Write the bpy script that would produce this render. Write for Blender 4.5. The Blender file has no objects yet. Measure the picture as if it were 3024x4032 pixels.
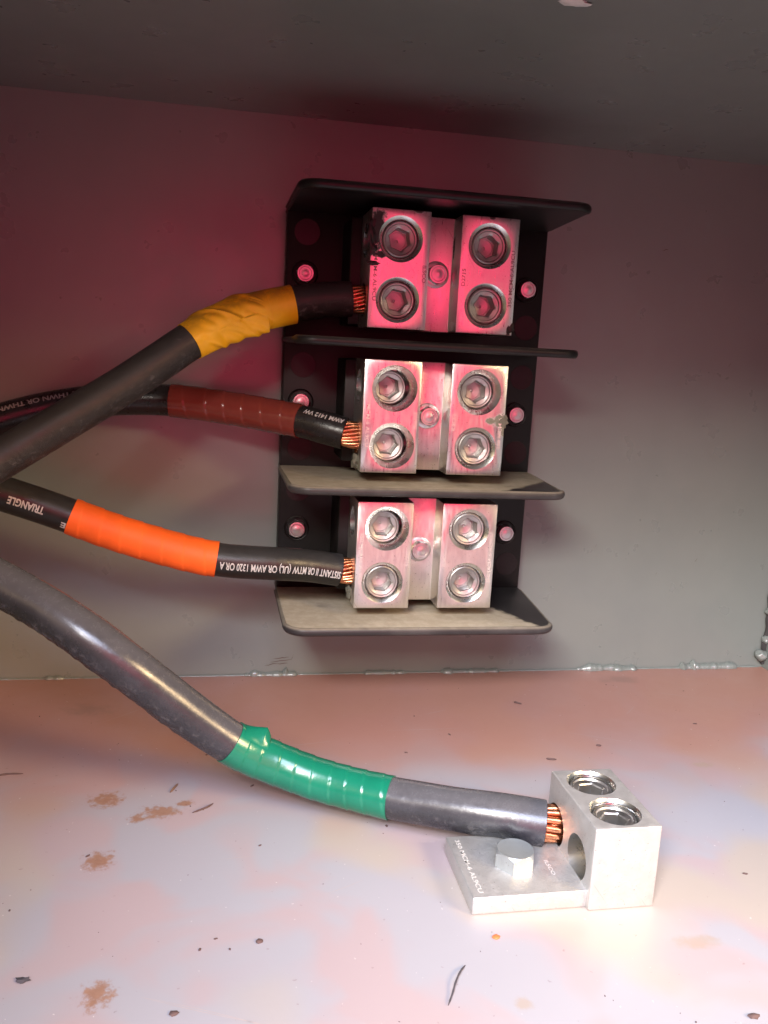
import bpy, bmesh, math, random
from mathutils import Vector, Matrix, noise
random.seed(7)
S = bpy.context.scene
C = S.collection
PI = math.pi

# ---------------------------------------------------------------- camera
cam_d = bpy.data.cameras.new('camera'); cam = bpy.data.objects.new('camera', cam_d); C.objects.link(cam)
cam_d.sensor_fit = 'VERTICAL'; cam_d.sensor_height = 36.0; cam_d.lens = 29.96
cam_d.clip_start = 0.01; cam_d.clip_end = 20
Rt = Vector((0.98227888, -0.17973035, 0.05315254))
Fw = Vector((0.1865398, 0.96503389, -0.18415348))
Up = Vector((-0.01819603, 0.19080513, 0.98145927))
M = Matrix((( Rt.x, Up.x, -Fw.x, -0.02388), (Rt.y, Up.y, -Fw.y, -0.37233), (Rt.z, Up.z, -Fw.z, 0.14821), (0, 0, 0, 1)))
cam.matrix_world = M
S.camera = cam

# ---------------------------------------------------------------- light
W = bpy.data.worlds.new('World'); S.world = W; W.use_nodes = True
W.node_tree.nodes['Background'].inputs[0].default_value = (0.42, 0.55, 0.85, 1)
W.node_tree.nodes['Background'].inputs[1].default_value = 0.10
S.view_settings.view_transform = 'Standard'; S.view_settings.look = 'None'
S.view_settings.exposure = 0.0; S.view_settings.gamma = 1.0
def area(name, loc, target, sx, sy, power, col):
    d = bpy.data.lights.new(name, 'AREA'); d.shape = 'RECTANGLE'; d.size = sx; d.size_y = sy
    d.energy = power; d.color = col
    o = bpy.data.objects.new(name, d); C.objects.link(o); o.location = loc
    o.rotation_euler = (Vector(target) - Vector(loc)).to_track_quat('-Z', 'Y').to_euler()
    return o
area('daylight_from_above', (-0.20, -1.0, 0.90), (0.08, -0.14, 0.0), 0.7, 0.5, 30.0, (0.68, 0.75, 1.0))
area('red_bounce', (0.09, -0.80, 0.19), (0.08, 0.0, 0.15), 0.46, 0.41, 1.42, (1.0, 0.035, 0.11))
area('warm_bounce', (0.72, -0.80, 0.50), (0.17, -0.03, 0.02), 0.35, 0.22, 15.0, (1.0, 0.70, 0.38))
area('added_lower_wall_fill', (-0.31, -0.80, 0.50), (0.18, 0.0, 0.03), 0.28, 0.20, 16.0, (1.0, 0.93, 0.84))  # added fill lamp, brightens the lower right part of the back wall

# ---------------------------------------------------------------- node helpers
class NT:
    def __init__(s, name):
        s.m = bpy.data.materials.new(name); s.m.use_nodes = True
        s.t = s.m.node_tree; s.b = s.t.nodes['Principled BSDF']
        s.tc = s.t.nodes.new('ShaderNodeTexCoord')
        s.geo = s.t.nodes.new('ShaderNodeNewGeometry')
        s.P = s.geo.outputs['Position']; s.O = s.tc.outputs['Object']
    def n(s, typ, **kw):
        nd = s.t.nodes.new(typ)
        for k, v in kw.items(): setattr(nd, k, v)
        return nd
    def l(s, a, b): s.t.links.new(a, b)
    def put(s, sock, v):
        if isinstance(v, bpy.types.NodeSocket): s.l(v, sock)
        elif hasattr(sock.default_value, '__len__') and not hasattr(v, '__len__'): sock.default_value = [v] * len(sock.default_value)
        elif hasattr(v, '__len__') and len(v) == 3 and len(sock.default_value) == 4: sock.default_value = (*v, 1)
        else: sock.default_value = v
    def noise(s, scale, detail=4, rough=0.55, vec=None, dist=0.0, stretch=None):
        nd = s.n('ShaderNodeTexNoise'); nd.inputs['Scale'].default_value = scale
        nd.inputs['Detail'].default_value = detail; nd.inputs['Roughness'].default_value = rough
        nd.inputs['Distortion'].default_value = dist
        v = vec or s.P
        if stretch:
            mp = s.n('ShaderNodeMapping'); mp.inputs['Scale'].default_value = stretch; s.l(v, mp.inputs['Vector']); v = mp.outputs[0]
        s.l(v, nd.inputs['Vector'])
        return nd.outputs['Fac']
    def ramp(s, f, a, b, lo=0.0, hi=1.0):
        nd = s.n('ShaderNodeMapRange'); nd.interpolation_type = 'SMOOTHSTEP'
        s.put(nd.inputs['Value'], f); nd.inputs['From Min'].default_value = a; nd.inputs['From Max'].default_value = b
        nd.inputs['To Min'].default_value = lo; nd.inputs['To Max'].default_value = hi
        return nd.outputs['Result']
    def math(s, op, a, b=0.0, c=None):
        nd = s.n('ShaderNodeMath', operation=op); s.put(nd.inputs[0], a); s.put(nd.inputs[1], b)
        if c is not None: s.put(nd.inputs[2], c)
        return nd.outputs[0]
    def mix(s, f, a, b):
        nd = s.n('ShaderNodeMix', data_type='RGBA'); s.put(nd.inputs[0], f); s.put(nd.inputs[6], a); s.put(nd.inputs[7], b)
        return nd.outputs[2]
    def sep(s, v):
        nd = s.n('ShaderNodeSeparateXYZ'); s.l(v, nd.inputs[0]); return nd.outputs
    def spot(s, c, r, squash=(1, 1, 1), soft=0.6, wob=0.5, nscale=300):
        """mask of an irregular blotch round the point c"""
        sub = s.n('ShaderNodeVectorMath', operation='SUBTRACT'); s.l(s.P, sub.inputs[0]); sub.inputs[1].default_value = c
        mul = s.n('ShaderNodeVectorMath', operation='MULTIPLY'); s.l(sub.outputs[0], mul.inputs[0]); mul.inputs[1].default_value = squash
        ln = s.n('ShaderNodeVectorMath', operation='LENGTH'); s.l(mul.outputs[0], ln.inputs[0])
        d = s.math('DIVIDE', ln.outputs['Value'], r)
        nz = s.math('MULTIPLY_ADD', s.noise(nscale, 5, 0.65), wob * 3, -wob * 1.5)
        return s.ramp(s.math('ADD', d, nz), 1.0, 1.0 - soft)
    def mx(s, a, b): return s.math('MAXIMUM', a, b)
    def bump(s, h, strength, dist):
        nd = s.n('ShaderNodeBump'); nd.inputs['Strength'].default_value = strength; nd.inputs['Distance'].default_value = dist
        s.l(h, nd.inputs['Height']); s.l(nd.outputs[0], s.b.inputs['Normal'])
    def set(s, **kw):
        names = dict(col='Base Color', rough='Roughness', metal='Metallic', spec='Specular IOR Level', coat='Coat Weight', crough='Coat Roughness', sub='Subsurface Weight')
        for k, v in kw.items(): s.put(s.b.inputs[names[k]], v)
        return s.m

# painted sheet steel ------------------------------------------------
def wall_mat():
    m = NT('grey_enclosure_paint')
    c = m.mix(m.ramp(m.noise(22, 3), .35, .7), (.180, .208, .196), (.194, .222, .206))
    speck = m.math('MULTIPLY', m.ramp(m.noise(1300, 2, .5), .77, .80), .5)
    r = m.ramp(m.noise(60, 4), .3, .7, .27, .34)
    m.bump(m.noise(900, 2, .5), .05, .0002)
    return m.set(col=c, rough=r, spec=.85)
WALL = wall_mat()
def floor_mat():
    m = NT('grey_floor_with_painted_light')
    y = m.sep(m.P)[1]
    n1 = m.noise(26, 2.5, .5, dist=.6); n2 = m.noise(15, 2, .45)
    c = m.mix(m.ramp(n1, .42, .56), (.375, .305, .315), (.335, .33, .36))  # reflected pink, blue and warm light painted into the grey floor as mottling
    c = m.mix(m.ramp(n2, .50, .62), c, (.385, .335, .295))
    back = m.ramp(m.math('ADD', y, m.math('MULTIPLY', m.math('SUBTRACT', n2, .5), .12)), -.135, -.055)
    c = m.mix(m.math('MULTIPLY', back, .85), c, (.385, .18, .135))  # salmon light near the back wall painted into the floor colour
    rust = m.spot((-.0595, -.1057, 0), .0062, (1, 1, 1), .7, .9, 420)
    for p, r, q in [((-.0415, -.1145, 0), .008, (1, 1.6, 1)), ((-.057, -.1397, 0), .0052, (1, .9, 1)), ((-.048, -.118, 0), .004, (1, 1.5, 1)), ((-.034, -.110, 0), .004, (1, 2, 1)), ((-.05, -.193, 0), .0045, (1, .8, 1))]:
        rust = m.mx(rust, m.spot(p, r, q, .7, .9, 420))
    c = m.mix(m.math('MULTIPLY', rust, .85), c, m.mix(m.noise(500, 3), (.20, .085, .04), (.34, .19, .11)))
    tan = m.mx(m.spot((.1012, -.192, 0), .009, (1, 2.6, 1), .8, .6, 250), m.spot((.0475, -.2075, 0), .003, (1, 1, 1), .8, .6, 300))
    tan = m.mx(tan, m.spot((.158, -.0985, 0), .006, (1, 2.2, 1), .7, .5, 300))
    c = m.mix(m.math('MULTIPLY', tan, .5), c, (.33, .25, .17))
    grime = m.mx(m.spot((-.075, -.034, 0), .012, (1, 1.6, 1), .9, .8, 200), m.spot((.165, -.0135, 0), .014, (1, 2.4, 1), .8, .6, 120))
    c = m.mix(m.math('MULTIPLY', grime, .4), c, (.20, .13, .11))
    spk = m.ramp(m.noise(520, 2, .5), .725, .76)
    c = m.mix(m.math('MULTIPLY', spk, .35), c, (.16, .10, .09))
    spk2 = m.ramp(m.noise(610, 2, .5, vec=m.O, stretch=(1.3, 1, 1)), .74, .77)
    c = m.mix(m.math('MULTIPLY', spk2, .6), c, (.66, .62, .6))
    m.bump(m.noise(450, 3, .5), .10, .0003)
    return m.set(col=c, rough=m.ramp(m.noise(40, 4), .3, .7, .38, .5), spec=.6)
FLOOR = floor_mat()

def plastic_mat(name, dusty=0.0, base=.014, wipes=None):
    m = NT(name)
    nz = m.sep(m.geo.outputs['Normal'])[2]
    c = m.mix(m.ramp(m.noise(60, 5), .4, .7), (base, base * .95, base), (base * 1.9, base * 1.8, base * 1.8))
    up = m.ramp(nz, .25, .85)
    if dusty:
        d = m.math('MULTIPLY', up, m.ramp(m.noise(45, 4, .5, dist=.3), .15, .42))
        if wipes is not None:
            xyz = m.sep(m.P)
            edge = m.math('ADD', m.math('ADD', xyz[0], m.math('MULTIPLY', xyz[1], wipes[1])), m.math('MULTIPLY', m.noise(220, 5), .010))
            d = m.math('MULTIPLY', d, m.ramp(edge, wipes[0] + .0035, wipes[0]))
        d = m.math('MULTIPLY', d, dusty)
        dc = m.mix(m.ramp(m.noise(240, 5, .7), .35, .7), (.36, .31, .23), (.44, .385, .30))
        c = m.mix(d, c, dc)
        r = m.mix(d, (.42,) * 3, (.85,) * 3)
    else:
        d = 0
        c = m.mix(m.math('MULTIPLY', up, m.ramp(m.noise(70, 5), .35, .65, 0, .25)), c, (.2, .19, .17)); r = .42
    s = m.ramp(m.noise(130, 6, .7, stretch=(1, 3, 1)), .68, .74, 0, .6)
    c = m.mix(s, c, (.07, .065, .062))
    m.bump(m.noise(900, 4, .6), .25, .0002)
    return m.set(col=c, rough=r, spec=.35)
BASE = plastic_mat('black_phenolic', 0, .004)
BARR = [plastic_mat('black_barrier_clean', 0, .008), plastic_mat('black_barrier_clean', 0, .008),
        plastic_mat('black_barrier_dusty', .95, .02, (.150, -1.0)), plastic_mat('black_barrier_dusty', .95, .02, (.0714, .486))]

def metal_mat(name, col=(.80, .79, .77), r0=.27, r1=.40, scale=(9, 9, 1.2), bump=.12, smear=None, grime=(), grimecol=(.10, .09, .075), matte=0.0):
    m = NT(name)
    st = m.noise(160, 5, .6, stretch=scale)
    c = m.mix(m.ramp(st, .3, .75), tuple(k * .93 for k in col), col)
    c = m.mix(m.ramp(m.noise(120, 4, .6), .60, .75, 0, .35), c, tuple(k * .7 for k in col))
    pit = m.ramp(m.noise(1500, 2, .5), .70, .74)
    c = m.mix(m.math('MULTIPLY', pit, .7), c, (.20, .18, .16))
    mp = m.n('ShaderNodeMapping'); mp.inputs['Rotation'].default_value = (0, .6, .3); m.l(m.P, mp.inputs['Vector'])
    for q in ((30, 30, 1), (1.2, 40, 40)):
        ln = m.ramp(m.noise(60, 2, .5, vec=mp.outputs[0], stretch=q), .70, .73)
        c = m.mix(m.math('MULTIPLY', ln, .45), c, (.38, .36, .34))
    metal = 1.0 - matte; g = None
    for p, r, q in grime:
        k = m.spot(p, r, q, .35, .45, 520); g = k if g is None else m.mx(g, k)
    rr = m.ramp(st, .3, .75, r0, r1)
    if g is not None:
        c = m.mix(g, c, m.mix(m.noise(900, 3), grimecol, tuple(k * 2.4 for k in grimecol)))
        metal = m.math('MULTIPLY', m.math('SUBTRACT', 1.0, g), 1.0 - matte)
        rr = m.math('ADD', rr, m.math('MULTIPLY', g, .4))
    m.bump(m.math('ADD', st, m.math('MULTIPLY', m.noise(1400, 3), .4)), bump, .0002)
    return m.set(col=c, rough=rr, metal=metal)
LUGM = [metal_mat('aluminium_tarred', grime=[((.0295, -.0565, .1915), .0042, (1.3, 1, .48)), ((.0285, -.0565, .1875), .003, (1, 1, 1)), ((.0305, -.0565, .183), .0022, (.7, 1, 1.5)),
                                             ((.0812, -.0565, .1585), .0016, (1.5, 1, .7)), ((.044, -.0565, .1990), .0013, (.6, 1, 1.5)), ((.0605, -.0465, .1885), .0016, (2.5, 1, .35)), ((.072, -.0565, .1988), .0012, (.8, 1, 1.3))], grimecol=(.02, .018, .018)),
        metal_mat('aluminium_cemented', grime=[((.0812, -.0565, .1245), .0038, (1, 1, 1.1)), ((.0822, -.0565, .1215), .0022, (1.2, 1, .7)), ((.0767, -.0565, .1243), .0018, (.7, 1, 1.3)), ((.0271, -.050, .1045), .0036, (1, .6, .9))], grimecol=(.13, .13, .10)),
        metal_mat('aluminium_dusty', col=(.80, .78, .74), r0=.30, r1=.44, grime=[((.0271, -.045, .052), .0042, (1, .6, .9))], grimecol=(.25, .22, .16))]
SCREWM = metal_mat('zinc_set_screw', (.48, .47, .46), .36, .50, (1, 1, 1), .3)
BOREM = metal_mat('machined_bore', (.70, .70, .68), .24, .36, (1, 1, 1), .15)
BOLTM = metal_mat('zinc_hex_bolt', (.66, .66, .66), .30, .42, (1, 1, 1), .3)
GLUGM = metal_mat('cast_aluminium', (.60, .595, .575), .42, .54, (2, 2, 2), 1.0, matte=.3)
GBOLTM = metal_mat('galvanised_bolt', (.46, .50, .50), .34, .46, (1, 1, 1), .5, matte=.3)
COPPER = metal_mat('copper_wire', (.78, .34, .18), .24, .38, (1, 1, 1), .3)
def flat(name, col, rough=.5, spec=.5, metal=0):
    m = NT(name); c = m.mix(m.noise(400, 3), tuple(k * .8 for k in col), tuple(min(1, k * 1.15) for k in col)); return m.set(col=c, rough=rough, spec=spec, metal=metal)
INK = flat('white_ink', (.50, .50, .51), .6)
INKDIM = flat('worn_white_ink', (.33, .32, .33), .6)
STAMPD = flat('dark_stamp', (.32, .28, .27), .55, metal=.7)
STAMPL = flat('bright_stamp', (.82, .79, .75), .45, metal=.65)
GRIT = flat('dark_grit', (.10, .06, .055), .8)
BRISTLE = flat('grey_bristle', (.07, .065, .075), .7, .2)
ORANGE_SPECK = flat('orange_speck', (.85, .16, .05), .6)
WHITE_SPECK = flat('pale_speck', (.7, .68, .66), .6)
SCR = flat('scratch', (.42, .35, .33), .6)
TARM = flat('tar', (.012, .010, .010), .45)

def jacket_mat(name, base, dusty, rough=(.32, .5), low=None):
    m = NT(name)
    n = m.noise(70, 6, .65); f = m.noise(420, 5, .7)
    c = m.mix(m.ramp(n, .35, .7), base, tuple(k * 1.7 for k in base))
    nz = m.sep(m.geo.outputs['Normal'])[2]
    d = m.math('MULTIPLY', m.ramp(nz, -.15, .95), dusty)
    d = m.math('MULTIPLY', d, m.ramp(f, .2, .6, .75, 1.0))
    c = m.mix(d, c, (.17, .17, .18))
    if low:   # scuffed, crusty underside
        k = m.math('MULTIPLY', m.ramp(nz, .1, -.35), m.ramp(m.noise(300, 6, .75, dist=.6), .52, .66))
        c = m.mix(m.math('MULTIPLY', k, low * .6), c, (.12, .12, .125))
        m.bump(m.math('ADD', m.math('MULTIPLY', m.noise(260, 6, .75), m.ramp(nz, .25, -.3, .12, 1.0)), 0), .8, .0008)
    else: m.bump(m.noise(500, 5, .6), .25, .0003)
    sc = m.ramp(m.noise(240, 5, .7, stretch=(.6, 3, 3)), .67, .73)
    c = m.mix(m.math('MULTIPLY', sc, .25), c, (.15, .15, .16))
    return m.set(col=c, rough=m.ramp(f, .3, .7, *rough), spec=.55)
J1 = jacket_mat('worn_black_jacket', (.010, .010, .010), .12, (.42, .6), .8)
J2 = jacket_mat('glossy_black_jacket', (.008, .007, .008), .06, (.25, .38))
J3 = jacket_mat('satin_black_jacket', (.008, .008, .008), .12, (.32, .46))
J4 = jacket_mat('grey_dusty_jacket', (.018, .019, .023), .45, (.20, .30), 1.0)
def tape_mat(name, col, rough, dirt=0.0):
    m = NT(name)
    c = m.mix(m.ramp(m.noise(90, 4), .3, .7), tuple(k * .85 for k in col), col)
    if dirt:
        nz = m.sep(m.geo.outputs['Normal'])[2]
        k = m.math('MULTIPLY', m.ramp(nz, .1, .9), m.ramp(m.noise(160, 6, .7), .35, .6))
        c = m.mix(m.math('MULTIPLY', k, dirt), c, tuple(k * .30 + .015 for k in col))
    m.bump(m.noise(350, 4, .6), .15, .0003)
    return m.set(col=c, rough=rough, spec=.5)
T_Y = tape_mat('yellow_tape', (.92, .53, .010), .42, .75)
T_B = tape_mat('brown_tape', (.20, .040, .032), .17)
T_O = tape_mat('orange_tape', (.93, .135, .012), .62)
T_G = tape_mat('green_tape', (.007, .18, .105), .22)

# ---------------------------------------------------------------- object helpers
def link(name, me, mat=None, parent=None, loc=None, label=None):
    o = bpy.data.objects.new(name, me); C.objects.link(o)
    if mat is not None and me is not None and len(me.materials) == 0: me.materials.append(mat)
    if parent: o.parent = parent
    if loc: o.location = loc
    if label: o['label'] = label
    return o
def thing(name, label, cat, loc, group=None):
    o = bpy.data.objects.new(name, None); C.objects.link(o); o.location = loc; o.empty_display_size = .01
    o['label'] = label; o['category'] = cat
    if group: o['group'] = group
    return o
def tag(o, label, cat, group=None):
    o['label'] = label; o['category'] = cat
    if group: o['group'] = group
    return o
def me_from(bm, name, smooth=40):
    me = bpy.data.meshes.new(name); bm.normal_update(); bm.to_mesh(me); bm.free()
    if smooth:
        for p in me.polygons: p.use_smooth = True
        try: me.set_sharp_from_angle(angle=math.radians(smooth))
        except Exception: pass
    return me
def box_bm(x0, x1, y0, y1, z0, z1, bev=0.0, seg=2):
    bm = bmesh.new()
    bmesh.ops.create_cube(bm, size=1)
    for v in bm.verts: v.co = Vector(((x0 + x1) / 2 + v.co.x * (x1 - x0), (y0 + y1) / 2 + v.co.y * (y1 - y0), (z0 + z1) / 2 + v.co.z * (z1 - z0)))
    if bev: bmesh.ops.bevel(bm, geom=bm.edges[:], offset=bev, segments=seg, profile=.5, affect='EDGES')
    return bm
def prism_bm(pts, z0, z1, bev=0, seg=2):
    """outline pts in xy pulled from z0 to z1"""
    bm = bmesh.new()
    a = [bm.verts.new((x, y, z0)) for x, y in pts]; b = [bm.verts.new((x, y, z1)) for x, y in pts]
    bm.faces.new(a[::-1]); bm.faces.new(b); n = len(pts)
    for i in range(n): bm.faces.new((a[i], a[(i + 1) % n], b[(i + 1) % n], b[i]))
    bmesh.ops.recalc_face_normals(bm, faces=bm.faces[:])
    if bev:
        es = [e for e in bm.edges if (e.verts[0].co.z == e.verts[1].co.z)] if bev < 0 else bm.edges[:]
        bmesh.ops.bevel(bm, geom=es, offset=abs(bev), segments=seg, profile=.5, affect='EDGES')
    return bm
def lathe_bm(prof, n=48, axis='-Y', cap=True):
    """prof: (radius, height) list; height runs along axis"""
    bm = bmesh.new(); rings = []
    for r, h in prof:
        rings.append([bm.verts.new((r * math.cos(2 * PI * i / n), r * math.sin(2 * PI * i / n), h)) for i in range(n)])
    for a, b in zip(rings, rings[1:]):
        for i in range(n): bm.faces.new((a[i], a[(i + 1) % n], b[(i + 1) % n], b[i]))
    if cap: bm.faces.new(rings[0][::-1]); bm.faces.new(rings[-1])
    orient(bm, axis)
    bmesh.ops.recalc_face_normals(bm, faces=bm.faces[:])
    return bm
def orient(bm, axis):
    q = {'-Y': Matrix.Rotation(PI / 2, 3, 'X'), 'Z': Matrix.Identity(3), 'X': Matrix.Rotation(PI / 2, 3, 'Y')}[axis]
    for v in bm.verts: v.co = q @ v.co
def boolean(me, cutters, name, op='DIFFERENCE'):
    o = bpy.data.objects.new('tmp', me); C.objects.link(o); cs = []
    for k in cutters:
        c = bpy.data.objects.new('cut', k[0]); c.location = k[1]; C.objects.link(c); cs.append(c)
        md = o.modifiers.new('b', 'BOOLEAN'); md.object = c; md.operation = op; md.solver = 'EXACT'
        if hasattr(md, 'material_mode'): md.material_mode = 'TRANSFER'
    bpy.context.view_layer.update()
    r = bpy.data.meshes.new_from_object(o.evaluated_get(bpy.context.evaluated_depsgraph_get()))
    r.name = name
    for c in cs: bpy.data.objects.remove(c)
    bpy.data.objects.remove(o)
    for p in r.polygons: p.use_smooth = True
    r.set_sharp_from_angle(angle=math.radians(32))
    return r
def text_me(body, size, name='lettering', bold=.0, sx=1.0, extrude=0.0, spacing=1.0):
    cu = bpy.data.curves.new('t', 'FONT'); cu.body = body; cu.size = size; cu.offset = bold; cu.extrude = extrude; cu.space_character = spacing
    cu.resolution_u = 3
    o = bpy.data.objects.new('t', cu); C.objects.link(o); bpy.context.view_layer.update()
    me = bpy.data.meshes.new_from_object(o.evaluated_get(bpy.context.evaluated_depsgraph_get())); bpy.data.objects.remove(o)
    me.name = name
    for v in me.vertices: v.co.x *= sx
    me.materials.clear()
    return me

# ---------------------------------------------------------------- enclosure
H = .2407; XR = .2495; XL = -.127; YF = -.30
def struct(name, bm, mat, smooth=40):
    o = link(name, me_from(bm, name, smooth), mat); o['kind'] = 'structure'; return o
fl = struct('floor', box_bm(XL, XR, YF, 0, -.003, 0), FLOOR)
bw = struct('back_wall', box_bm(XL - .003, XR + .003, 0.0005, .0035, -.003, H + .003), WALL)
ce = struct('ceiling', box_bm(XL, XR, YF, .0004, H, H + .003), WALL)
struct('side_wall', box_bm(XL - .003, XL - .0002, -.42, .0003, -.003, H + .003), WALL)  # unseen left wall, extended past the opening to shade the left side
struct('side_wall', box_bm(XR + .0002, XR + .003, YF, .0003, -.003, H + .003), WALL)

def bead(x0, x1, h, d, mat, parent, seed, y=0.0, z=0.0):
    """irregular weld bead in the corner between wall and floor"""
    bm = bmesh.new(); n = max(10, int((x1 - x0) / .0008)); k = 9; rings = []
    for i in range(n + 1):
        t = i / n; x = x0 + (x1 - x0) * t
        env = min(1, (t * (x1 - x0)) / .002, ((1 - t) * (x1 - x0)) / .002) ** .5
        w = .75 + .55 * noise.noise(Vector((x * 150 + seed, seed, 0))) + .35 * noise.noise(Vector((x * 520 + seed, 3, 0)))
        e = max(.03, env * w)
        rings.append([bm.verts.new((x, y - d * e * math.sin(a) ** .9 - .0001, z + h * e * max(0, math.cos(a)) + .0001)) for a in [PI / 2 * j / (k - 1) for j in range(k)]])
    for a, b in zip(rings, rings[1:]):
        for j in range(k - 1): bm.faces.new((a[j], a[j + 1], b[j + 1], b[j]))
    bmesh.ops.recalc_face_normals(bm, faces=bm.faces[:])
    return link('weld_bead', me_from(bm, 'weld_bead', 60), mat, parent)
bead(-.013, .012, .0019, .0022, WALL, bw, 3)
bead(-.0105, -.0052, .0032, .0022, WALL, bw, 11)
bead(.0045, .0078, .0052, .0024, WALL, bw, 5)
bead(.042, .064, .0018, .0022, WALL, bw, 8)
bead(.079, .109, .0020, .0026, WALL, bw, 19)
bead(.148, .171, .0032, .0026, WALL, bw, 23)
bead(.166, .181, .0022, .0030, WALL, bw, 27)
bead(.203, .236, .0030, .0030, WALL, bw, 31)
bead(.208, .213, .0040, .0030, WALL, bw, 37)
bead(-.12, XR - .001, .0007, .0009, WALL, bw, 41)
bead(-.10, -.090, .0016, .0020, WALL, bw, 47)
def blob(name, c, r, mat, parent=None, seed=0, amp=.35, sub=2, sq=(1, 1, 1)):
    bm = bmesh.new(); bmesh.ops.create_icosphere(bm, subdivisions=sub, radius=1)
    for v in bm.verts:
        k = 1 + amp * noise.noise(v.co * 1.7 + Vector((seed, seed * 2.3, 0)))
        v.co = Vector((v.co.x * sq[0], v.co.y * sq[1], v.co.z * sq[2])) * r * k
    me = me_from(bm, name, 60)
    return link(name, me, mat, parent, c)
blob('weld_bead', (.2470, -.0018, .0070), .0030, WALL, bw, 4, .4, 3)
blob('weld_bead', (.2488, -.0012, .015), .0020, WALL, bw, 9, .5, 3)
blob('weld_bead', (.2480, -.0020, .030), .0016, WALL, bw, 2, .5, 3)
# dark strip put in for the darkness of the gap in the right-hand corner
bm = bmesh.new(); L = []
for i in range(40):
    z = .002 + .052 * i / 39; w = .0016 + .0016 * noise.noise(Vector((z * 120, 2, 0)))
    L.append([bm.verts.new((XR - w, -.0003, z)), bm.verts.new((XR - w * .5, -.0016, z)), bm.verts.new((XR + .0001, -.0018, z))])
for a, b in zip(L, L[1:]):
    for j in range(2): bm.faces.new((a[j], a[j + 1], b[j + 1], b[j]))
link('corner_gap_strip', me_from(bm, 'corner_gap_strip', 60), flat('painted_gap_dark', (.03, .03, .03), .7), bw)
blob('paint_drip', (.064, -.1415, H - .0003), .0028, WHITE_SPECK, ce, 3, .6, 3, (1.4, .8, .15))

# ---------------------------------------------------------------- distribution block
BW, Z0, Z1 = .11115, .0434, .2036
PZ = [.17796, .12429, .07062]; LH = .0423; HH = LH / 2
A1, A2, A3, A4 = .02705, .04887, .06058, .08265
YB, YM, YFc = -.034, -.045, -.0565
blk = thing('distribution_block', 'black three pole distribution block with aluminium lugs mounted on the grey back wall', 'distribution block', (0, 0, Z0))
def bl(name, me, mat, loc=(0, 0, 0), parent=blk, label=None):
    l = Vector(loc); 
    if parent is blk: l = l - Vector((0, 0, Z0))
    return link(name, me, mat, parent, l, label)
bm = box_bm(0, BW, -.0100, .0004, Z0 + .0008, Z1 - .0008, .0007)
base = bl('base', me_from(bm, 'base'), BASE)
for zc in PZ:   # raised pedestal carrying each lug
    link('pedestal', me_from(box_bm(.0228, .0868, YB + .0002, -.0099, zc - HH + .0012, zc + HH - .0005, .0008), 'pedestal'), BASE, base)
disc = me_from(lathe_bm([(.0053, 0), (.0052, .00012), (.0001, .00012)], 40), 'moulded_disc')
for p in [(.0081, .1946), (.0083, .1412), (.0080, .1061), (.1045, .1618), (.1045, .1404), (.1045, .1071), (.0080, .0885), (.1045, .0560)]:
    link('moulded_disc', disc, BASE, base, (p[0], -.0100, p[1]))
for i, z in enumerate([Z1 - .0002, PZ[0] - .02683, PZ[1] - .02683, Z0 + .0002]):
    xa, xb, D, rr = -.0002, BW + .0002, .0677, .0075
    fa, fb = .0004, .1068
    pts = [(xa, .0003), (xa, -.012)]
    for k in range(9):
        a = PI + PI / 2 * k / 8; pts.append((fa + rr + rr * math.cos(a), -D + rr + rr * math.sin(a)))
    for k in range(9):
        a = 1.5 * PI + PI / 2 * k / 8; pts.append((fb - rr + rr * math.cos(a), -D + rr + rr * math.sin(a)))
    pts += [(xb, -.012), (xb, .0003)]
    # subdivided sheet so that rim and slight warp are real
    bm = prism_bm(pts, z - .0011, z + .0011, -.0008, 3)
    for v in bm.verts:
        v.co.z += .0007 * noise.noise(Vector((v.co.x * 25 + i * 9, v.co.y * 25, 0))) * min(1, -v.co.y * 30)
    me = me_from(bm, 'barrier', 50)
    b = bl('barrier', me, BARR[i], label=['top barrier, black with scraped right corner', None, 'barrier coated in tan dust', 'bottom barrier coated in tan dust, wiped dark at its right end'][i])
    # thicker moulded rim along the front edge
    bm = bmesh.new(); ring = []; path = [Vector((x, y, 0)) for x, y in pts[1:-1]]
    for j, p in enumerate(path):
        t = (path[min(j + 1, len(path) - 1)] - path[max(j - 1, 0)]).normalized(); nrm = Vector((-t.y, t.x, 0))
        e = min(1, j / 3, (len(path) - 1 - j) / 3) * .5 + .5
        ring.append([bm.verts.new(p + nrm * (.0002 + .0012 * math.cos(a)) + Vector((0, 0, z + .00165 * e * math.sin(a)))) for a in [2 * PI * k / 10 for k in range(10)]])
    for a, c in zip(ring, ring[1:]):
        for k in range(10): bm.faces.new((a[k], a[(k + 1) % 10], c[(k + 1) % 10], c[k]))
    bmesh.ops.recalc_face_normals(bm, faces=bm.faces[:])
    r = link('barrier_rim', me_from(bm, 'barrier_rim', 70), BARR[0] if i < 2 else plastic_mat('barrier_rim_dusty', .45, .03), b)

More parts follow.
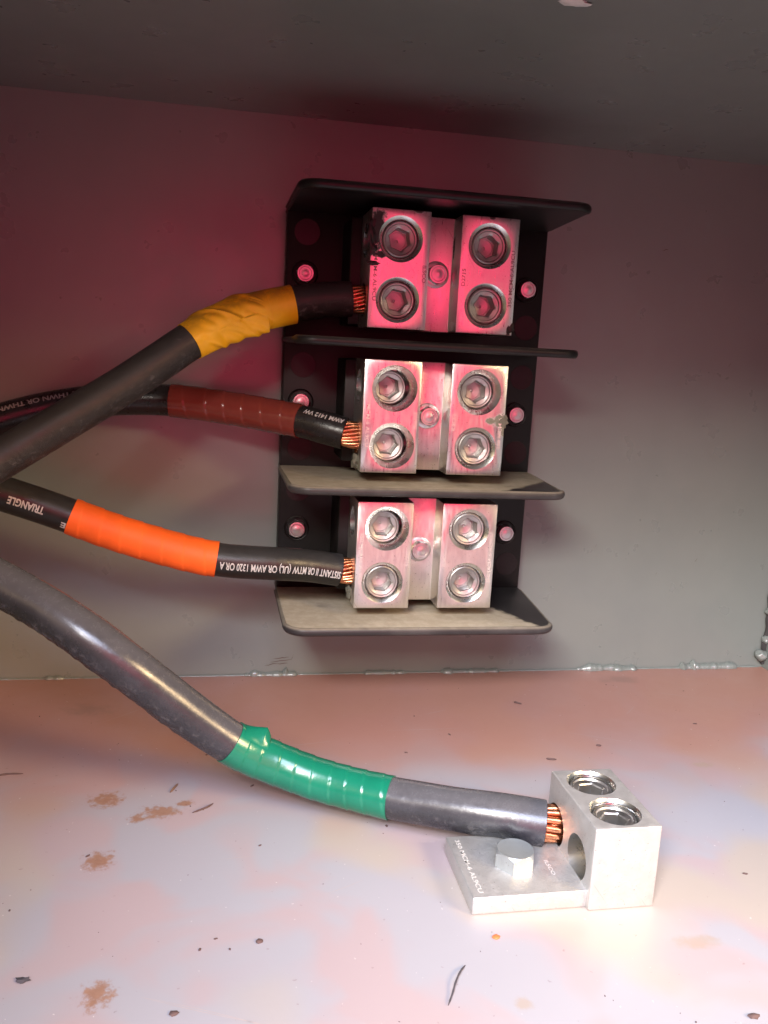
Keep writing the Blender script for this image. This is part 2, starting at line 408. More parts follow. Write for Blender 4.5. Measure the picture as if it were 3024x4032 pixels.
# lug body: two square blocks joined by a lower web, holes bored
prof = [(A1, YB), (A4, YB), (A4, YFc), (A3, YFc), (A3, YM), (A2, YM), (A2, YFc), (A1, YFc)]
bm = prism_bm(prof, -HH, HH)
bmesh.ops.bevel(bm, geom=bm.edges[:], offset=.00028, segments=2, profile=.5, affect='EDGES')
lug0 = me_from(bm, 'lug0', 0)
def bore_cut(rtop, rth, depth, cone):
    pr = [(rtop + .0006, .0010), (rtop, 0.0), (rth + .0002, -cone)]
    h = -cone; k = 0
    while h > -depth:
        h -= .00028; pr.append((rth + (.00016 if k % 2 else -.00004), h)); k += 1
    me = me_from(lathe_bm(pr, 56), 'cut', 0); me.materials.append(BOREM); return me
SZ = LH / 4 + .0002
XLc, XRc = (A1 + A2) / 2, (A3 + A4) / 2
depths = [{(0, 1): .0012, (0, -1): .0010, (1, 1): .0012, (1, -1): .0006},
          {(0, 1): .0070, (0, -1): .0050, (1, 1): .0040, (1, -1): .0010},
          {(0, 1): .0042, (0, -1): .0009, (1, 1): .0010, (1, -1): .0011}]
wire = me_from(lathe_bm([(.0062, -.02), (.0062, .02)], 40, 'X'), 'cut', 0)
wire.materials.append(BOREM)
# set screw with a hex socket
def screw_me(r=.0066, hexr=.0041, L=.0080):
    bm = bmesh.new(); n = 60
    def circ(r, h): return [bm.verts.new((r * math.cos(2 * PI * i / n), r * math.sin(2 * PI * i / n), h)) for i in range(n)]
    def hexa(r, h):
        o = []
        for i in range(n):
            a = 2 * PI * i / n; k = math.cos(PI / 6) / math.cos((a % (PI / 3)) - PI / 6); o.append(bm.verts.new((r * k * math.cos(a), r * k * math.sin(a), h)))
        return o
    rings = [circ(r, -L), circ(r, -.0008), circ(r - .0002, -.0003), circ(r - .0006, 0), circ(r - .0010, -.0001), circ(r - .0013, -.0006), circ(r - .0020, -.0008),
             hexa(hexr + .0003, -.0010), hexa(hexr, -.0014), hexa(hexr, -.0062), hexa(hexr * .995, -.0063), circ(.0032, -.00631), circ(.0031, -.0067), circ(.0006, -.0071), circ(.0002, -.0069)]
    for a, b in zip(rings, rings[1:]):
        for i in range(n): bm.faces.new((a[i], a[(i + 1) % n], b[(i + 1) % n], b[i]))
    bm.faces.new(rings[-1])
    bmesh.ops.recalc_face_normals(bm, faces=bm.faces[:])
    bmesh.ops.reverse_faces(bm, faces=bm.faces[:]) if bm.faces[0].normal.dot(bm.faces[0].calc_center_median()) < 0 else None
    return bm
bm = screw_me(); orient(bm, '-Y'); SCREW = me_from(bm, 'set_screw', 30); SCREW.materials.append(SCREWM)
bm = screw_me(.0062, .0038); SCREWZ = me_from(bm, 'set_screw', 30); SCREWZ.materials.append(SCREWM)
def hex_bm(af, h, cham=.0006, dome=0.0, mark=True):
    bm = bmesh.new(); n = 48
    R0 = af / 2
    def hx(k, hh): 
        o = []
        for i in range(n):
            a = 2 * PI * i / n; kk = R0 / math.cos((a % (PI / 3)) - PI / 6) * k; o.append((kk * math.cos(a), kk * math.sin(a), hh))
        return o
    def tri(rr, hh): return [(rr * math.cos(2 * PI * i / n), rr * math.sin(2 * PI * i / n), hh) for i in range(n)]
    top = []
    for x, y, z in hx(1, 0):
        rr = math.hypot(x, y); top.append((x, y, h - max(0, rr - R0) * .75 - .0002))
    R = [hx(1, 0), top, tri(R0 * .99, h), tri(R0 * .80, h + .00004), tri(R0 * .74, h - .00014 if mark else h), tri(R0 * .38, h - .00016 if mark else h), tri(R0 * .32, h - .00008 if mark else h), tri(.0002, h - .00008 if mark else h)]
    rings = [[bm.verts.new(p) for p in r] for r in R]
    for a, b in zip(rings, rings[1:]):
        for i in range(n): bm.faces.new((a[i], a[(i + 1) % n], b[(i + 1) % n], b[i]))
    bm.faces.new(rings[-1]); bm.faces.new(rings[0][::-1])
    bmesh.ops.recalc_face_normals(bm, faces=bm.faces[:])
    return bm
bm = hex_bm(.0068, .0036); orient(bm, '-Y'); HEXB = me_from(bm, 'hex_bolt', 30); HEXB.materials.append(BOLTM)
bm = hex_bm(.0066, .0034); orient(bm, '-Y'); HEXS = me_from(bm, 'mounting_screw', 30); HEXS.materials.append(BOLTM)
WASH = me_from(lathe_bm([(.0024, 0), (.0050, 0), (.0050, .0005), (.0047, .0007), (.0024, .0007)], 40), 'washer', 40); WASH.materials.append(BOLTM)
CUP = me_from(lathe_bm([(.0047, 0), (.0047, .0006), (.0051, .0008), (.0054, .0005), (.0054, 0)], 40, cap=False), 'screw_recess', 40)
def stamp(body, parent, x, z, side, size, mat, width):
    me = text_me(body, size, 'stamped_lettering', .00003)
    xs = [v.co.x for v in me.vertices]; w = max(xs) - min(xs); m0 = (max(xs) + min(xs)) / 2
    for v in me.vertices:
        tx, ty = (v.co.x - m0) * width / w, v.co.y - size * .35
        jit = .00004 * noise.noise(Vector((tx * 900, ty * 900, 1)))
        v.co = Vector((x + (ty if side == 0 else -ty), YFc - .00006 + jit * .2, (-tx if side == 0 else tx) + z))
    bmx = bmesh.new(); bmx.from_mesh(me); bmesh.ops.recalc_face_normals(bmx, faces=bmx.faces[:]); bmx.to_mesh(me); bmx.free()
    return link('stamped_lettering', me, mat, parent)
for i, zc in enumerate(PZ):
    body = lug0.copy(); body.materials.clear(); body.materials.append(LUGM[i])
    cuts = [(wire, (A1, -.0442, SZ)), (wire, (A1, -.0442, -SZ)), (wire, (A4, -.0442, SZ)), (wire, (A4, -.0442, -SZ))]
    for (sd, sg), dp in depths[i].items():
        big = dp > .003
        cuts.append((bore_cut(.0087 if big else .0082, .0069, .0115, .0016 if big else .0007), ((XLc + (.0008 if big and sd == 0 else 0)) if sd == 0 else XRc, YFc, sg * SZ)))
    me = boolean(body, cuts, 'terminal_lug')
    lug = bl('terminal_lug', me, None, (0, 0, zc), label=['top terminal lug with black tar on its left edge', 'middle terminal lug with grey cement on its right edge', 'bottom terminal lug, dusty and pale'][i])
    for (sd, sg), dp in depths[i].items():
        s = link('set_screw', SCREW, None, lug, (XLc if sd == 0 else XRc, YFc + dp, sg * SZ))
        s.rotation_euler = (0, random.uniform(0, 1.0), 0)
    link('washer', WASH, None, lug, (.0545, YM + .0001, .0002))
    b = link('hex_bolt', HEXB, None, lug, (.0545, YM - .0005, .0002)); b.rotation_euler = (0, random.uniform(0, 1), 0)
    dk = STAMPD if i == 0 else STAMPL
    stamp('350 MCM-6 AL9CU', lug, A1 + .0021, -.0012, 0, .0019, dk, .0205)
    stamp('350 MCM-6 AL9CU', lug, A4 - .0018, -.0005, 1, .0019, dk, .0205)
    stamp(['ILSCO', 'D271S', 'D271S'][i], lug, A2 - .0015, -.001, 0, .0019, dk, .0062)
    stamp(['D271S', 'ILSCO', 'ILSCO'][i], lug, A3 + .0017, -.001, 1, .0019, dk, .0062)
for (x, z) in [(.0077, .1781), (.1032, .1777), (.0077, .1259), (.1026, .1241), (.0078, .0712), (.1023, .0707)]:
    link('screw_recess', CUP, BASE, base, (x, -.0100, z))
    s = bl('mounting_screw', HEXS, None, (x, -.0098, z)); s.rotation_euler = (0, random.uniform(0, 1), 0)
# black tar and cement lumps are real relief on the lugs
def lump(c, r, sq, mat, seed, parent):
    return blob('residue', c, r, mat, parent, seed, .7, 3, sq)
bpy.context.view_layer.update()
lugs = [o for o in blk.children if o.name.startswith('terminal_lug')]
lump((.0272, -.0563, .0145 - .0015), .0030, (.55, .25, 1.4), TARM, 3, lugs[0])
lump((.0276, -.0564, .0075), .0022, (.7, .2, 1.2), TARM, 6, lugs[0])
lump((.0283, -.0565, .0018), .0016, (1.4, .2, .5), TARM, 8, lugs[0])
lump((.0822, -.0564, -.0185), .0016, (.8, .2, 1.0), TARM, 5, lugs[0])
CEM = flat('cement', (.16, .155, .12), .9)
lump((.0268, -.047, -.0185), .0034, (.5, 1.2, .8), CEM, 12, lugs[1])
lump((.0822, -.0563, .0002), .0024, (.8, .15, .9), CEM, 15, lugs[1])
lump((.0268, -.045, -.0180), .0030, (.4, 1.3, .8), CEM, 18, lugs[2])

# ---------------------------------------------------------------- ground lug
GX0, GX1, GY0, GY1, GH = .0770, .0965, -.1769, -.1437, .0246
gl = thing('ground_lug', 'pale cast aluminium two hole ground lug bolted to the floor', 'ground lug', (.07, -.16, 0))
gb = me_from(box_bm(GX0, GX1, GY0, GY1, .00005, GH, .0005, 3), 'gb', 0)
tg = me_from(box_bm(.0443, GX0 + .0004, GY0 + .0016, GY1 - .0018, .0001, .0053, .0005, 3), 'tg', 0)
gb.materials.append(GLUGM); tg.materials.append(GLUGM)
GW = me_from(lathe_bm([(.0063, -.03), (.0063, .03)], 48, 'X'), 'cut', 0); GW.materials.append(BOREM)
def gbore():
    me = me_from(lathe_bm([(.0082, .0012), (.0073, 0), (.0070, -.0006)] + [(.0066 + (.0001 if k % 2 else 0), -.0010 - k * .0003) for k in range(24)], 56, 'Z'), 'cut', 0); me.materials.append(BOREM); return me
GB = gbore()
gm = boolean(gb, [(GW, (.0868, -.1505, .0105)), (GW, (.0868, -.1668, .0102)), (GB, (.0865, -.1520, GH)), (GB, (.0865, -.1683, GH))], 'lug_body')
gm = boolean(gm, [(tg, (0, 0, 0))], 'lug_body', 'UNION')
off = Vector((-.07, .16, 0))
body = link('lug_body', gm, None, gl, off)
for y, d in ((-.1520, .0012), (-.1683, .0015)):
    s = link('set_screw', SCREWZ, None, gl, Vector((.0865, y, GH - d)) + off); s.rotation_euler = (0, 0, random.uniform(0, 1))
bm = hex_bm(.0106, .0050, mark=False); HB = me_from(bm, 'hex_bolt', 30)
b = link('hex_bolt', HB, GBOLTM, gl, Vector((.0607, -.1612, .0052)) + off); b.rotation_euler = (0, 0, .14)
GST = metal_mat('raised_cast_lettering', (.95, .94, .90), .5, .6, (2, 2, 2), .5, matte=.5)
def gstamp(body_t, c, ang, size, width):
    me = text_me(body_t, size, 'stamped_lettering', .00002)
    xs = [v.co.x for v in me.vertices]; w = max(xs) - min(xs); m0 = (max(xs) + min(xs)) / 2
    for v in me.vertices:
        tx, ty = (v.co.x - m0) * width / w, v.co.y - size * .35
        v.co = Vector((c[0] + tx * math.cos(ang) - ty * math.sin(ang), c[1] + tx * math.sin(ang) + ty * math.cos(ang), .00538)) + off
    return link('stamped_lettering', me, GST, gl)
gstamp('350 MCM-6 AL9CU', (.0472, -.1605), -PI / 2, .0019, .0255)

gstamp('ILSCO', (.0705, -.1640), -PI / 2, .0016, .007)

# ---------------------------------------------------------------- cables
def catmull(P, n=14):
    P = [Vector(p) for p in P]; Q = [P[0] * 2 - P[1]] + P + [P[-1] * 2 - P[-2]]; out = []
    for i in range(1, len(Q) - 2):
        a, b, c, d = Q[i - 1:i + 3]
        for k in range(n):
            t = k / n; out.append(.5 * ((2 * b) + (c - a) * t + (2 * a - 5 * b + 4 * c - d) * t * t + (3 * b - a - 3 * c + d) * t ** 3))
    out.append(P[-1]); return out
class Path:
    def __init__(s, P):
        R = catmull(P)
        for _ in range(14): R = [R[0]] + [(R[i - 1] + R[i] * 2 + R[i + 1]) / 4 for i in range(1, len(R) - 1)] + [R[-1]]
        s.p = R; s.s = [0]
        for a, b in zip(R, R[1:]): s.s.append(s.s[-1] + (b - a).length)
        s.L = s.s[-1]
    def pos(s, t):
        if t <= 0: return s.p[0] + (s.p[1] - s.p[0]).normalized() * t
        if t >= s.L: return s.p[-1] + (s.p[-1] - s.p[-2]).normalized() * (t - s.L)
        lo, hi = 0, len(s.s) - 1
        while hi - lo > 1:
            m = (lo + hi) // 2
            if s.s[m] <= t: lo = m
            else: hi = m
        k = (t - s.s[lo]) / (s.s[hi] - s.s[lo]); return s.p[lo].lerp(s.p[hi], k)
    def frame(s, t):
        T = (s.pos(t + .002) - s.pos(t - .002)).normalized(); U = (Vector((0, 0, 1)) - T * T.z).normalized(); return s.pos(t), T, T.cross(U), U
    def at_x(s, x):
        for a, b, sa in zip(s.p, s.p[1:], s.s):
            if a.x <= x <= b.x: return sa + (x - a.x) / (b.x - a.x) * (b - a).length
        return s.L
def tube(path, s0, s1, rf, name, mat, parent, ds=.0008, n=48, cap_in=None, smooth=55):
    bm = bmesh.new(); k = max(3, int((s1 - s0) / ds)); rings = []
    for i in range(k + 1):
        t = s0 + (s1 - s0) * i / k; p, T, V, U = path.frame(t)
        rings.append([bm.verts.new(p + (V * math.cos(a) + U * math.sin(a)) * rf(t, a)) for a in [2 * PI * j / n for j in range(n)]])
    if cap_in:   # cut end: step inwards to an inner radius
        p, T, V, U = path.frame(s1)
        rings.append([bm.verts.new(p + T * .0002 + (V * math.cos(a) + U * math.sin(a)) * (rf(s1, a) - .0004)) for a in [2 * PI * j / n for j in range(n)]])
        rings.append([bm.verts.new(p + T * .00015 + (V * math.cos(a) + U * math.sin(a)) * cap_in) for a in [2 * PI * j / n for j in range(n)]])
        rings.append([bm.verts.new(p - T * .003 + (V * math.cos(a) + U * math.sin(a)) * cap_in) for a in [2 * PI * j / n for j in range(n)]])
    for a, b in zip(rings, rings[1:]):
        for j in range(n): bm.faces.new((a[j], a[(j + 1) % n], b[(j + 1) % n], b[j]))
    bm.faces.new(rings[0][::-1]); bm.faces.new(rings[-1])
    bmesh.ops.recalc_face_normals(bm, faces=bm.faces[:])
    return link(name, me_from(bm, name, smooth), mat, parent)
def strands(path, s_end, parent, rb, ang, length=.010, back=.002, aim=None, pitch=.095, coarse=False):
    sr = rb / (5 if coarse else 7)
    p, T, V, U = path.frame(s_end)
    if aim is not None: T = (aim - p).normalized(); U = (Vector((0, 0, 1)) - T * T.z).normalized(); V = T.cross(U)
    for layer, cnt in (((2, 12), (1, 6), (0, 1)) if coarse else ((3, 18), (2, 12), (1, 6), (0, 1))):
        bm = bmesh.new(); m = 14; q = 10; rings = []; R = layer * 2 * sr
        for i in range(m + 1):
            x = -back + length * i / m; a0 = (x / pitch) * 2 * PI * (1 if layer % 2 else -.8) + ang
            sp = 1 + .05 * math.sin(x * 500)
            c = Vector((x, R * sp * math.cos(a0), R * sp * math.sin(a0)))
            rings.append([bm.verts.new(c + Vector((0, sr * .97 * math.cos(b), sr * .97 * math.sin(b)))) for b in [2 * PI * j / q for j in range(q)]])
        for a, b in zip(rings, rings[1:]):
            for j in range(q): bm.faces.new((a[j], a[(j + 1) % q], b[(j + 1) % q], b[j]))
        bm.faces.new(rings[0][::-1]); bm.faces.new(rings[-1]); bmesh.ops.recalc_face_normals(bm, faces=bm.faces[:])
        me = me_from(bm, 'strand', 60); me.materials.append(COPPER)
        B = Matrix((( T.x, V.x, U.x, p.x), (T.y, V.y, U.y, p.y), (T.z, V.z, U.z, p.z), (0, 0, 0, 1)))
        for k in range(cnt):
            o = link('strand', me, None, parent)
            j = random.uniform(-.05, .05)
            o.matrix_basis = Matrix.Translation(-parent.location) @ B @ Matrix.Rotation(2 * PI * k / cnt + j, 4, 'X') @ Matrix.Translation((random.uniform(-.0006, .0006), 0, 0))
def cable_text(path, body, s_start, th0, size, mat, parent, rf, width, bold=.00008, flip=True):
    me = text_me(body, size, 'printed_lettering', bold)
    bmx = bmesh.new(); bmx.from_mesh(me)
    xs = [v.co.x for v in bmx.verts]; w = max(xs)
    bmesh.ops.triangulate(bmx, faces=bmx.faces[:])
    for _ in range(4):
        es = [e for e in bmx.edges if abs(e.verts[0].co.y - e.verts[1].co.y) > .0005 or abs(e.verts[0].co.x - e.verts[1].co.x) > .0009]
        if not es: break
        bmesh.ops.subdivide_edges(bmx, edges=es, cuts=1); bmesh.ops.triangulate(bmx, faces=bmx.faces[:])
    for v in bmx.verts:
        tx, ty = v.co.x * width / w, v.co.y - size * .35
        s = s_start - tx if flip else s_start + tx
        p, T, V, U = path.frame(s); r = rf(s, th0) + .00009
        a = th0 + (-ty if flip else ty) / r
        v.co = p + (V * math.cos(a) + U * math.sin(a)) * r - parent.location
    for f in bmx.faces:
        c = f.calc_center_median() + parent.location
    bmx.to_mesh(me); bmx.free()
    return link('printed_lettering', me, mat, parent)
def shift(o, parent):
    o.data.transform(Matrix.Translation(-parent.location)); return o
def tape_r(rf, th, pitch, step, ph=0, seed=0, wr=0.0):
    def f(s, a):
        u = (s / pitch + a / (2 * PI) + ph + .35 * noise.noise(Vector((s * 70, seed + ph * 9, 0)))) % 1.0
        return rf(s, a) + th + step * (u if u < .94 else (1 - u) / .06 * .94) + wr * noise.noise(Vector((s * 180, math.cos(a) * 1.3, math.sin(a) * 1.3 + seed)))
    return f
def const(r, amp=.00008, seed=0, dents=()):
    def f(s, a):
        k = r + amp * noise.noise(Vector((s * 60, math.cos(a) * 1.2 + seed, math.sin(a) * 1.2)))
        for (ds, da, w, wa, dep) in dents:
            q = ((s - ds) / w) ** 2 + (((a - da + PI) % (2 * PI) - PI) / wa) ** 2
            if q < 6: k -= dep * math.exp(-q)
        return k
    return f

def end_at(path_pts, end): return path_pts + [end]
# --- cable with yellow tape
P1 = [(-.130, -.090, .081), (-.1062, -.0806, .0995), (-.0962, -.0751, .1066), (-.0782, -.0701, .1186), (-.0595, -.064, .1312), (-.0465, -.0596, .1406), (-.0364, -.0559, .1482), (-.0262, -.0514, .1548), (-.0156, -.0474, .1594), (.0005, -.0444, .1638), (.0124, -.0442, .1662), (.0224, -.0442, .1672)]
c1 = thing('power_cable', 'worn black power cable wrapped in wrinkled yellow tape entering the top lug', 'cable', P1[1])
pa = Path(P1); r1 = const(.0066, .00012, 1)
shift(tube(pa, 0, pa.L, r1, 'jacket', J1, c1, cap_in=.0052), c1)
a0, a1_ = pa.at_x(-.0364), pa.at_x(.0006)
def yr(s, a):
    u = (s - a0) / (a1_ - a0)
    k = r1(s, a) + .00035
    # creased folds running diagonally, loose flap on the underside
    w = max(0, min(1, (u - .05) / .15, (.78 - u) / .15))
    k += w * .00075 * abs(noise.noise(Vector((s * 170 + a * 1.2, a * .9, 3)))) * 1.6
    k += w * .0006 * max(0, 1 - abs(((s * 150 + a * 1.1) % 2.2) - 1.1) / .25)
    flap = math.exp(-((a - math.radians(-58)) / .42) ** 2) if a <= PI else math.exp(-((a - 2 * PI - math.radians(-58)) / .42) ** 2)
    if .0 < u < .72: k += flap * .0019 * (u / .72) ** .8
    return k
t = shift(tube(pa, a0, a1_, yr, 'tape_wrap', T_Y, c1, ds=.0005, n=90, smooth=28), c1)
for q, (u0, u1) in enumerate([(.60, .78), (.76, 1.002)]):   # later turns lying over the first, each with its own edge
    shift(tube(pa, a0 + (a1_ - a0) * u0, a0 + (a1_ - a0) * u1, lambda s, a, q=q: r1(s, a) + .00055 + .00012 * q + .00008 * math.sin(a + q), 'tape_turn', T_Y, c1, ds=.0006, n=64), c1)
# pointed tail of the tape at its left end
strands(pa, pa.L, c1, .0051, .3, .013, .002, Vector((.040, -.0442, PZ[0] - SZ)))

# --- cable with brown tape
P2 = [(-.140, -.028, .098), (-.1215, -.0242, .1086), (-.1088, -.0214, .1146), (-.0946, -.0192, .119), (-.08, -.0172, .1222), (-.0651, -.0156, .124), (-.0448, -.0174, .1246), (-.0197, -.0237, .1226), (.0053, -.0362, .1199), (.0138, -.0410, .1182), (.0224, -.0442, .1164)]
c2 = thing('power_cable', 'glossy black power cable wrapped in reddish brown tape entering the middle lug', 'cable', P2[1])
pb = Path(P2); r2 = const(.0063, .00006, 5)
shift(tube(pb, 0, pb.L, r2, 'jacket', J2, c2, cap_in=.0052), c2)
shift(tube(pb, pb.at_x(-.0448), pb.at_x(.0058), tape_r(r2, .0003, .0085, .00022, .3), 'tape_wrap', T_B, c2, ds=.0004, n=64, smooth=24), c2)
strands(pb, pb.L, c2, .0051, 1.1, .013, .002, Vector((.040, -.0442, PZ[1] - SZ)))
cable_text(pb, 'AWM 1412 VW', pb.L - .0008, math.radians(50), .0030, INK, c2, r2, .0155)
cable_text(pb, 'AWG TYPE THWN OR THWN-2 OR', pb.at_x(-.066), math.radians(40), .0030, INKDIM, c2, r2, .052)

# --- cable with orange tape
P3 = [(-.140, -.053, .102), (-.1152, -.0488, .0948), (-.1031, -.0478, .0908), (-.0909, -.0468, .0866), (-.078, -.0461, .0818), (-.0645, -.0465, .0768), (-.0473, -.0467, .0714), (-.0261, -.0486, .0667), (-.003, -.0480, .0650), (.0100, -.0452, .0636), (.0226, -.0442, .0616)]
c3 = thing('power_cable', 'black power cable with white print and bright orange tape entering the bottom lug', 'cable', P3[1])
pc = Path(P3); r3 = const(.0065, .00006, 9)
shift(tube(pc, 0, pc.L, r3, 'jacket', J3, c3, cap_in=.0052), c3)
shift(tube(pc, pc.at_x(-.0790), pc.at_x(-.0255), tape_r(r3, .0003, .0078, .00026, .1), 'tape_wrap', T_O, c3, ds=.0004, n=64, smooth=22), c3)
strands(pc, pc.L, c3, .0051, .6, .013, .002, Vector((.040, -.0442, PZ[2] - SZ)))
cable_text(pc, 'SISTANT II OR MTW (UL) OR AWM 1320 OR A', pc.L - .0005, math.radians(-6), .0041, INK, c3, r3, .0470, .00009)
cable_text(pc, 'TRIANGLE', pc.at_x(-.0876), math.radians(-2), .0039, INK, c3, r3, .0128, .00012)
cable_text(pc, 'SE', pc.at_x(-.0772), math.radians(-26), .0034, INK, c3, r3, .0040, .0001)
me = bpy.data.meshes.new('printed_lettering')   # the solid triangle of the maker's mark
st = pc.at_x(-.1040); vs = []
for ds, ty in ((-.0016, -.0018), (.0016, -.0018), (0, .0016)):
    p, T, V, U = pc.frame(st - ds); a = math.radians(-2) - ty / .0066
    vs.append(p + (V * math.cos(a) + U * math.sin(a)) * .00675 - c3.location)
me.from_pydata(vs, [], [(0, 1, 2)]); link('printed_triangle', me, INK, c3)

# --- ground cable with green tape
P4 = [(-.140, -.087, .085), (-.1185, -.0950, .0815), (-.1019, -.0994, .0769), (-.0906, -.1024, .0723), (-.0773, -.1082, .0665), (-.0642, -.1141, .0594), (-.0506, -.1166, .0494), (-.037, -.1154, .0371), (-.0198, -.1142, .0228), (-.0068, -.1148, .0161), (.0094, -.1199, .0115), (.0299, -.1304, .0103), (.0498, -.1408, .0112), (.0621, -.1465, .0115), (.0734, -.1502, .0109)]
c4 = thing('ground_cable', 'thick dusty grey ground cable with green tape running into the floor mounted lug', 'cable', P4[1])
pd = Path(P4)
sE = pd.L; sB = pd.at_x(.0607)
base4 = const(.0067, .00022, 13, dents=((sB, math.radians(-42), .0035, .45, .0016), (sB + .003, math.radians(-20), .0012, .5, .0005), (pd.at_x(.044), math.radians(-20), .0012, .3, .0004), (pd.at_x(.052), math.radians(-35), .006, .3, .0004)))
def r4(s, a):
    k = base4(s, a); x = pd.pos(s).x
    k += .0004 * math.exp(-((x + .05) / .03) ** 2) - .0004 * math.exp(-((x - .012) / .03) ** 2) + .0002 * max(0, min(1, (x - .05) / .02))
    if math.sin(a) < -.2 and x < -.025:    # crust on the underside
        k += .00045 * max(0, noise.noise(Vector((s * 330, a * 4, 2))) + .1) * min(1, (-.2 - math.sin(a)) * 3) * min(1, (-.025 - x) / .01)
    return k
shift(tube(pd, 0, pd.L, r4, 'jacket', J4, c4, ds=.0005, n=72, cap_in=.0052), c4)
g0, g1 = pd.at_x(-.0200), pd.at_x(.0301)
gr = tape_r(r4, .0003, .0063, .00022, .55)
shift(tube(pd, g0, g1, gr, 'tape_wrap', T_G, c4, ds=.0004, n=64, smooth=24), c4)
# lifted fold of the green tape: a pinched loop on top of the cable
bm = bmesh.new(); rows = []
for i in range(31):
    u = i / 30; s = g0 + .0012 + .0105 * u; p, T, V, U = pd.frame(s); row = []
    hgt = .0033 * (min(1, u / .7) ** .9) * (1 if u < .7 else max(0, (1 - u) / .3)) ** .6
    for j in range(17):
        w = j / 16; a = math.radians(118 - 70 * w); lift = hgt * max(0, 1 - abs(w - .42) / .5) ** 1.15
        row.append(bm.verts.new(p + (V * math.cos(a) + U * math.sin(a)) * (r4(s, a) + .0005 + lift) - c4.location))
    rows.append(row)
for a, b in zip(rows, rows[1:]):
    for j in range(16): bm.faces.new((a[j], a[j + 1], b[j + 1], b[j]))
bmesh.ops.recalc_face_normals(bm, faces=bm.faces[:])
link('tape_fold', me_from(bm, 'tape_fold', 80), T_G, c4)
strands(pd, pd.L, c4, .0054, .2, .014, .002, Vector((.087, -.1505, .0105)), .16, True)

# ---------------------------------------------------------------- debris on the floor
def curl(name, pts, r, mat, label, cat, group=None, taper=True):
    P = catmull(pts, 6); bm = bmesh.new(); rings = []
    for i, p in enumerate(P):
        T = (P[min(i + 1, len(P) - 1)] - P[max(i - 1, 0)]).normalized(); U = Vector((0, 0, 1)); V = T.cross(U).normalized()
        e = (min(1, i / 3 + .3, (len(P) - 1 - i) / 3 + .3) if taper else 1) * r * (1 + .3 * noise.noise(p * 900))
        rings.append([bm.verts.new(p - P[0] + (V * math.cos(a) + U * math.sin(a)) * e) for a in [2 * PI * k / 6 for k in range(6)]])
    for a, b in zip(rings, rings[1:]):
        for j in range(6): bm.faces.new((a[j], a[(j + 1) % 6], b[(j + 1) % 6], b[j]))
    bm.faces.new(rings[0][::-1]); bm.faces.new(rings[-1]); bmesh.ops.recalc_face_normals(bm, faces=bm.faces[:])
    o = link(name, me_from(bm, name, 60), mat, None, P[0]); return tag(o, label, cat, group)
curl('bristle', [(.0373, -.1937, .0003), (.0352, -.1965, .0009), (.0332, -.1997, .0010), (.0315, -.203, .0006), (.0297, -.2061, .0003)], .00022, BRISTLE, 'long curved grey bristle lying alone on the front of the floor', 'bristle')
GD = 'dark chips scattered on the floor'
curl('chip', [(.1036, -.0368, .0003), (.1046, -.0385, .0006), (.1064, -.0392, .0003)], .0004, GRIT, 'dark curled chip on the floor below the right end of the bottom barrier', 'chip', GD)
curl('chip', [(.0985, -.0895, .0003), (.1002, -.0905, .0005), (.1022, -.0905, .0003)], .0004, GRIT, 'dark curled chip on the floor just behind the ground lug', 'chip', GD)
curl('chip', [(.1230, -.080, .0003), (.1236, -.0805, .0004), (.1248, -.0806, .0003)], .0004, GRIT, 'small dark chip on the floor to the right behind the ground lug', 'chip', GD)
curl('twig', [(-.0315, -.1165, .0003), (-.0271, -.1140, .0006), (-.0250, -.1115, .0004)], .00028, GRIT, 'thin dark forked sliver in the shadow below the green taped cable', 'sliver')
curl('twig', [(-.0392, -.1030, .0003), (-.0380, -.1000, .0004), (-.0370, -.0975, .0003)], .0004, flat('brown_sliver', (.2, .12, .08)), 'short brown sliver beside the rust stains at left', 'sliver')
curl('twig', [(-.101, -.0885, .0003), (-.0945, -.0862, .0004), (-.0890, -.0862, .0003)], .00028, GRIT, 'dark thin sliver at the left edge of the floor', 'sliver')
tag(blob('chip', (.1005, -.2180, .0004), .0013, GRIT, None, 3, .5, 2, (1.1, .6, .4)), 'dark oval crumb at the front right corner of the floor', 'crumb')
tag(blob('crumb', (.0483, -.1844, .0002), .0011, ORANGE_SPECK, None, 5, .4, 2, (1, .8, .3)), 'small bright orange speck in front of the ground lug', 'speck')
tag(blob('crumb', (-.0677, -.1865, .0003), .0013, BRISTLE, None, 8, .9, 2, (1.3, .7, .3)), 'grey crumb of dirt near the front left of the floor', 'crumb')
tag(blob('crumb', (-.0325, -.2010, .0003), .0010, GRIT, None, 11, .7, 2, (1, .8, .3)), 'brown crumb at the bottom edge of the floor, left of centre', 'crumb')
tag(blob('crumb', (-.0127, -.1793, .0003), .0009, GRIT, None, 13, .5, 2, (1, .8, .4)), 'small round dark crumb on the open front floor, left of the bristle', 'crumb')
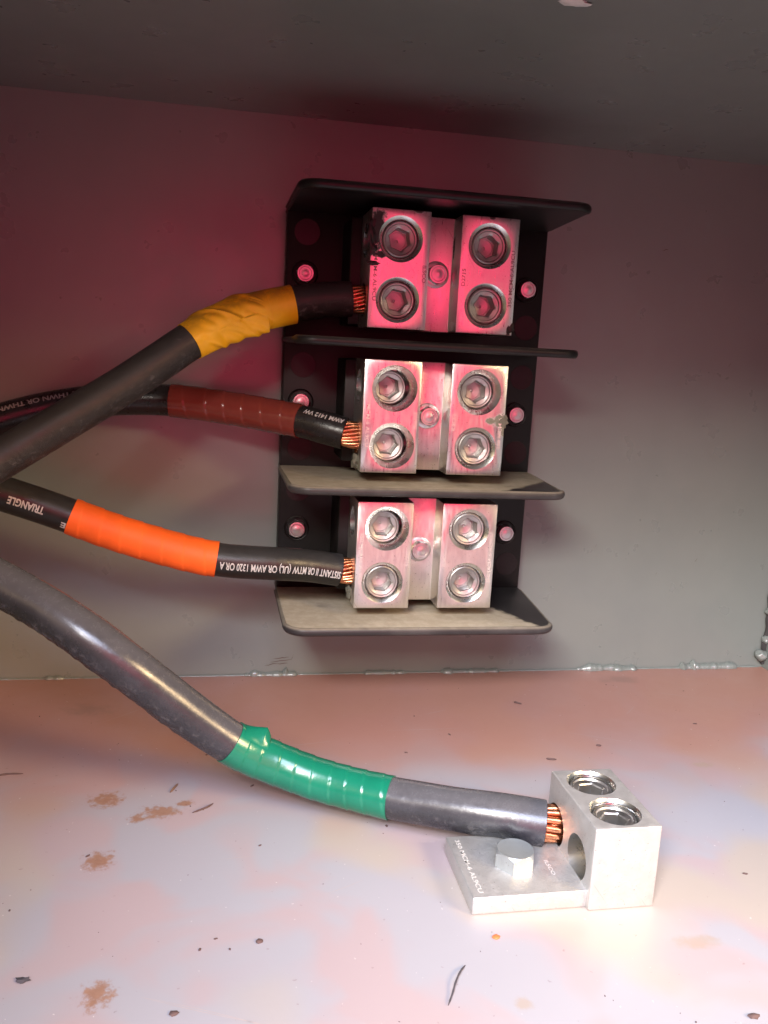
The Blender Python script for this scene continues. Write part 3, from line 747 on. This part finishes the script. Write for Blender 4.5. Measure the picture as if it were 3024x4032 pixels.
# fine grit: nobody could count it
bm = bmesh.new()
for k in range(180):
    x = random.uniform(-.11, .24); y = -random.random() ** .8 * .225 - .003; r = .00014 + .00045 * random.random() ** 6
    if .042 < x < .099 and -.179 < y < -.142: continue
    mtx = Matrix.Translation((x, y, r * .3)) @ Matrix.Rotation(random.random() * 6, 4, 'Z') @ Matrix.Diagonal((1 + random.random(), .8, .5, 1))
    bmesh.ops.create_icosphere(bm, subdivisions=1, radius=r, matrix=mtx)
g = link('grit', me_from(bm, 'grit', 60), GRIT); g['kind'] = 'stuff'; g['label'] = 'fine dark grit scattered over the floor'; g['category'] = 'grit'
bm = bmesh.new()
for k in range(12):   # fine pale scratches in the floor paint
    x = random.uniform(-.08, .2); y = random.uniform(-.2, -.02); a = random.uniform(-.5, .9); L = random.uniform(.01, .04); cv = random.uniform(-6, 6); prev = None
    for i in range(14):
        u = i / 13 * L; px, py = x + u * math.cos(a + cv * u), y + u * math.sin(a + cv * u)
        w = .00006 * math.sin(PI * (i + .5) / 14) + .00002
        if py > -.004 or px > XR - .002: break
        cur = (bm.verts.new((px, py - w, .00004)), bm.verts.new((px, py + w, .00004)))
        if prev: bm.faces.new((prev[0], cur[0], cur[1], prev[1]))
        prev = cur
sc = link('scratches', me_from(bm, 'scratches', 0), SCR, fl)

bm = bmesh.new()
for x, z, a, L in [(-.0010, .0062, .12, .010), (.0005, .0078, .10, .007), (-.0035, .0045, .2, .006), (.0085, .0070, 1.2, .003), (.002, .0052, .1, .005), (.205, .055, .9, .002), (.185, .048, 1.3, .002), (.152, .062, 1.1, .0015), (-.045, .055, .4, .002), (.17, .20, .3, .003), (.21, .15, 1.0, .002)]:
    prev = None
    for i in range(8):
        u = i / 7 * L; px = x + u * math.cos(a); pz = z + u * math.sin(a) + .0003 * noise.noise(Vector((u * 900, x * 99, 0)))
        w = .00016 * math.sin(PI * (i + .5) / 8)
        cur = (bm.verts.new((px, .0003, pz - w)), bm.verts.new((px, .0003, pz + w)))
        if prev: bm.faces.new((prev[0], cur[0], cur[1], prev[1]))
        prev = cur
link('scratches', me_from(bm, 'scratches', 0), GRIT, bw)
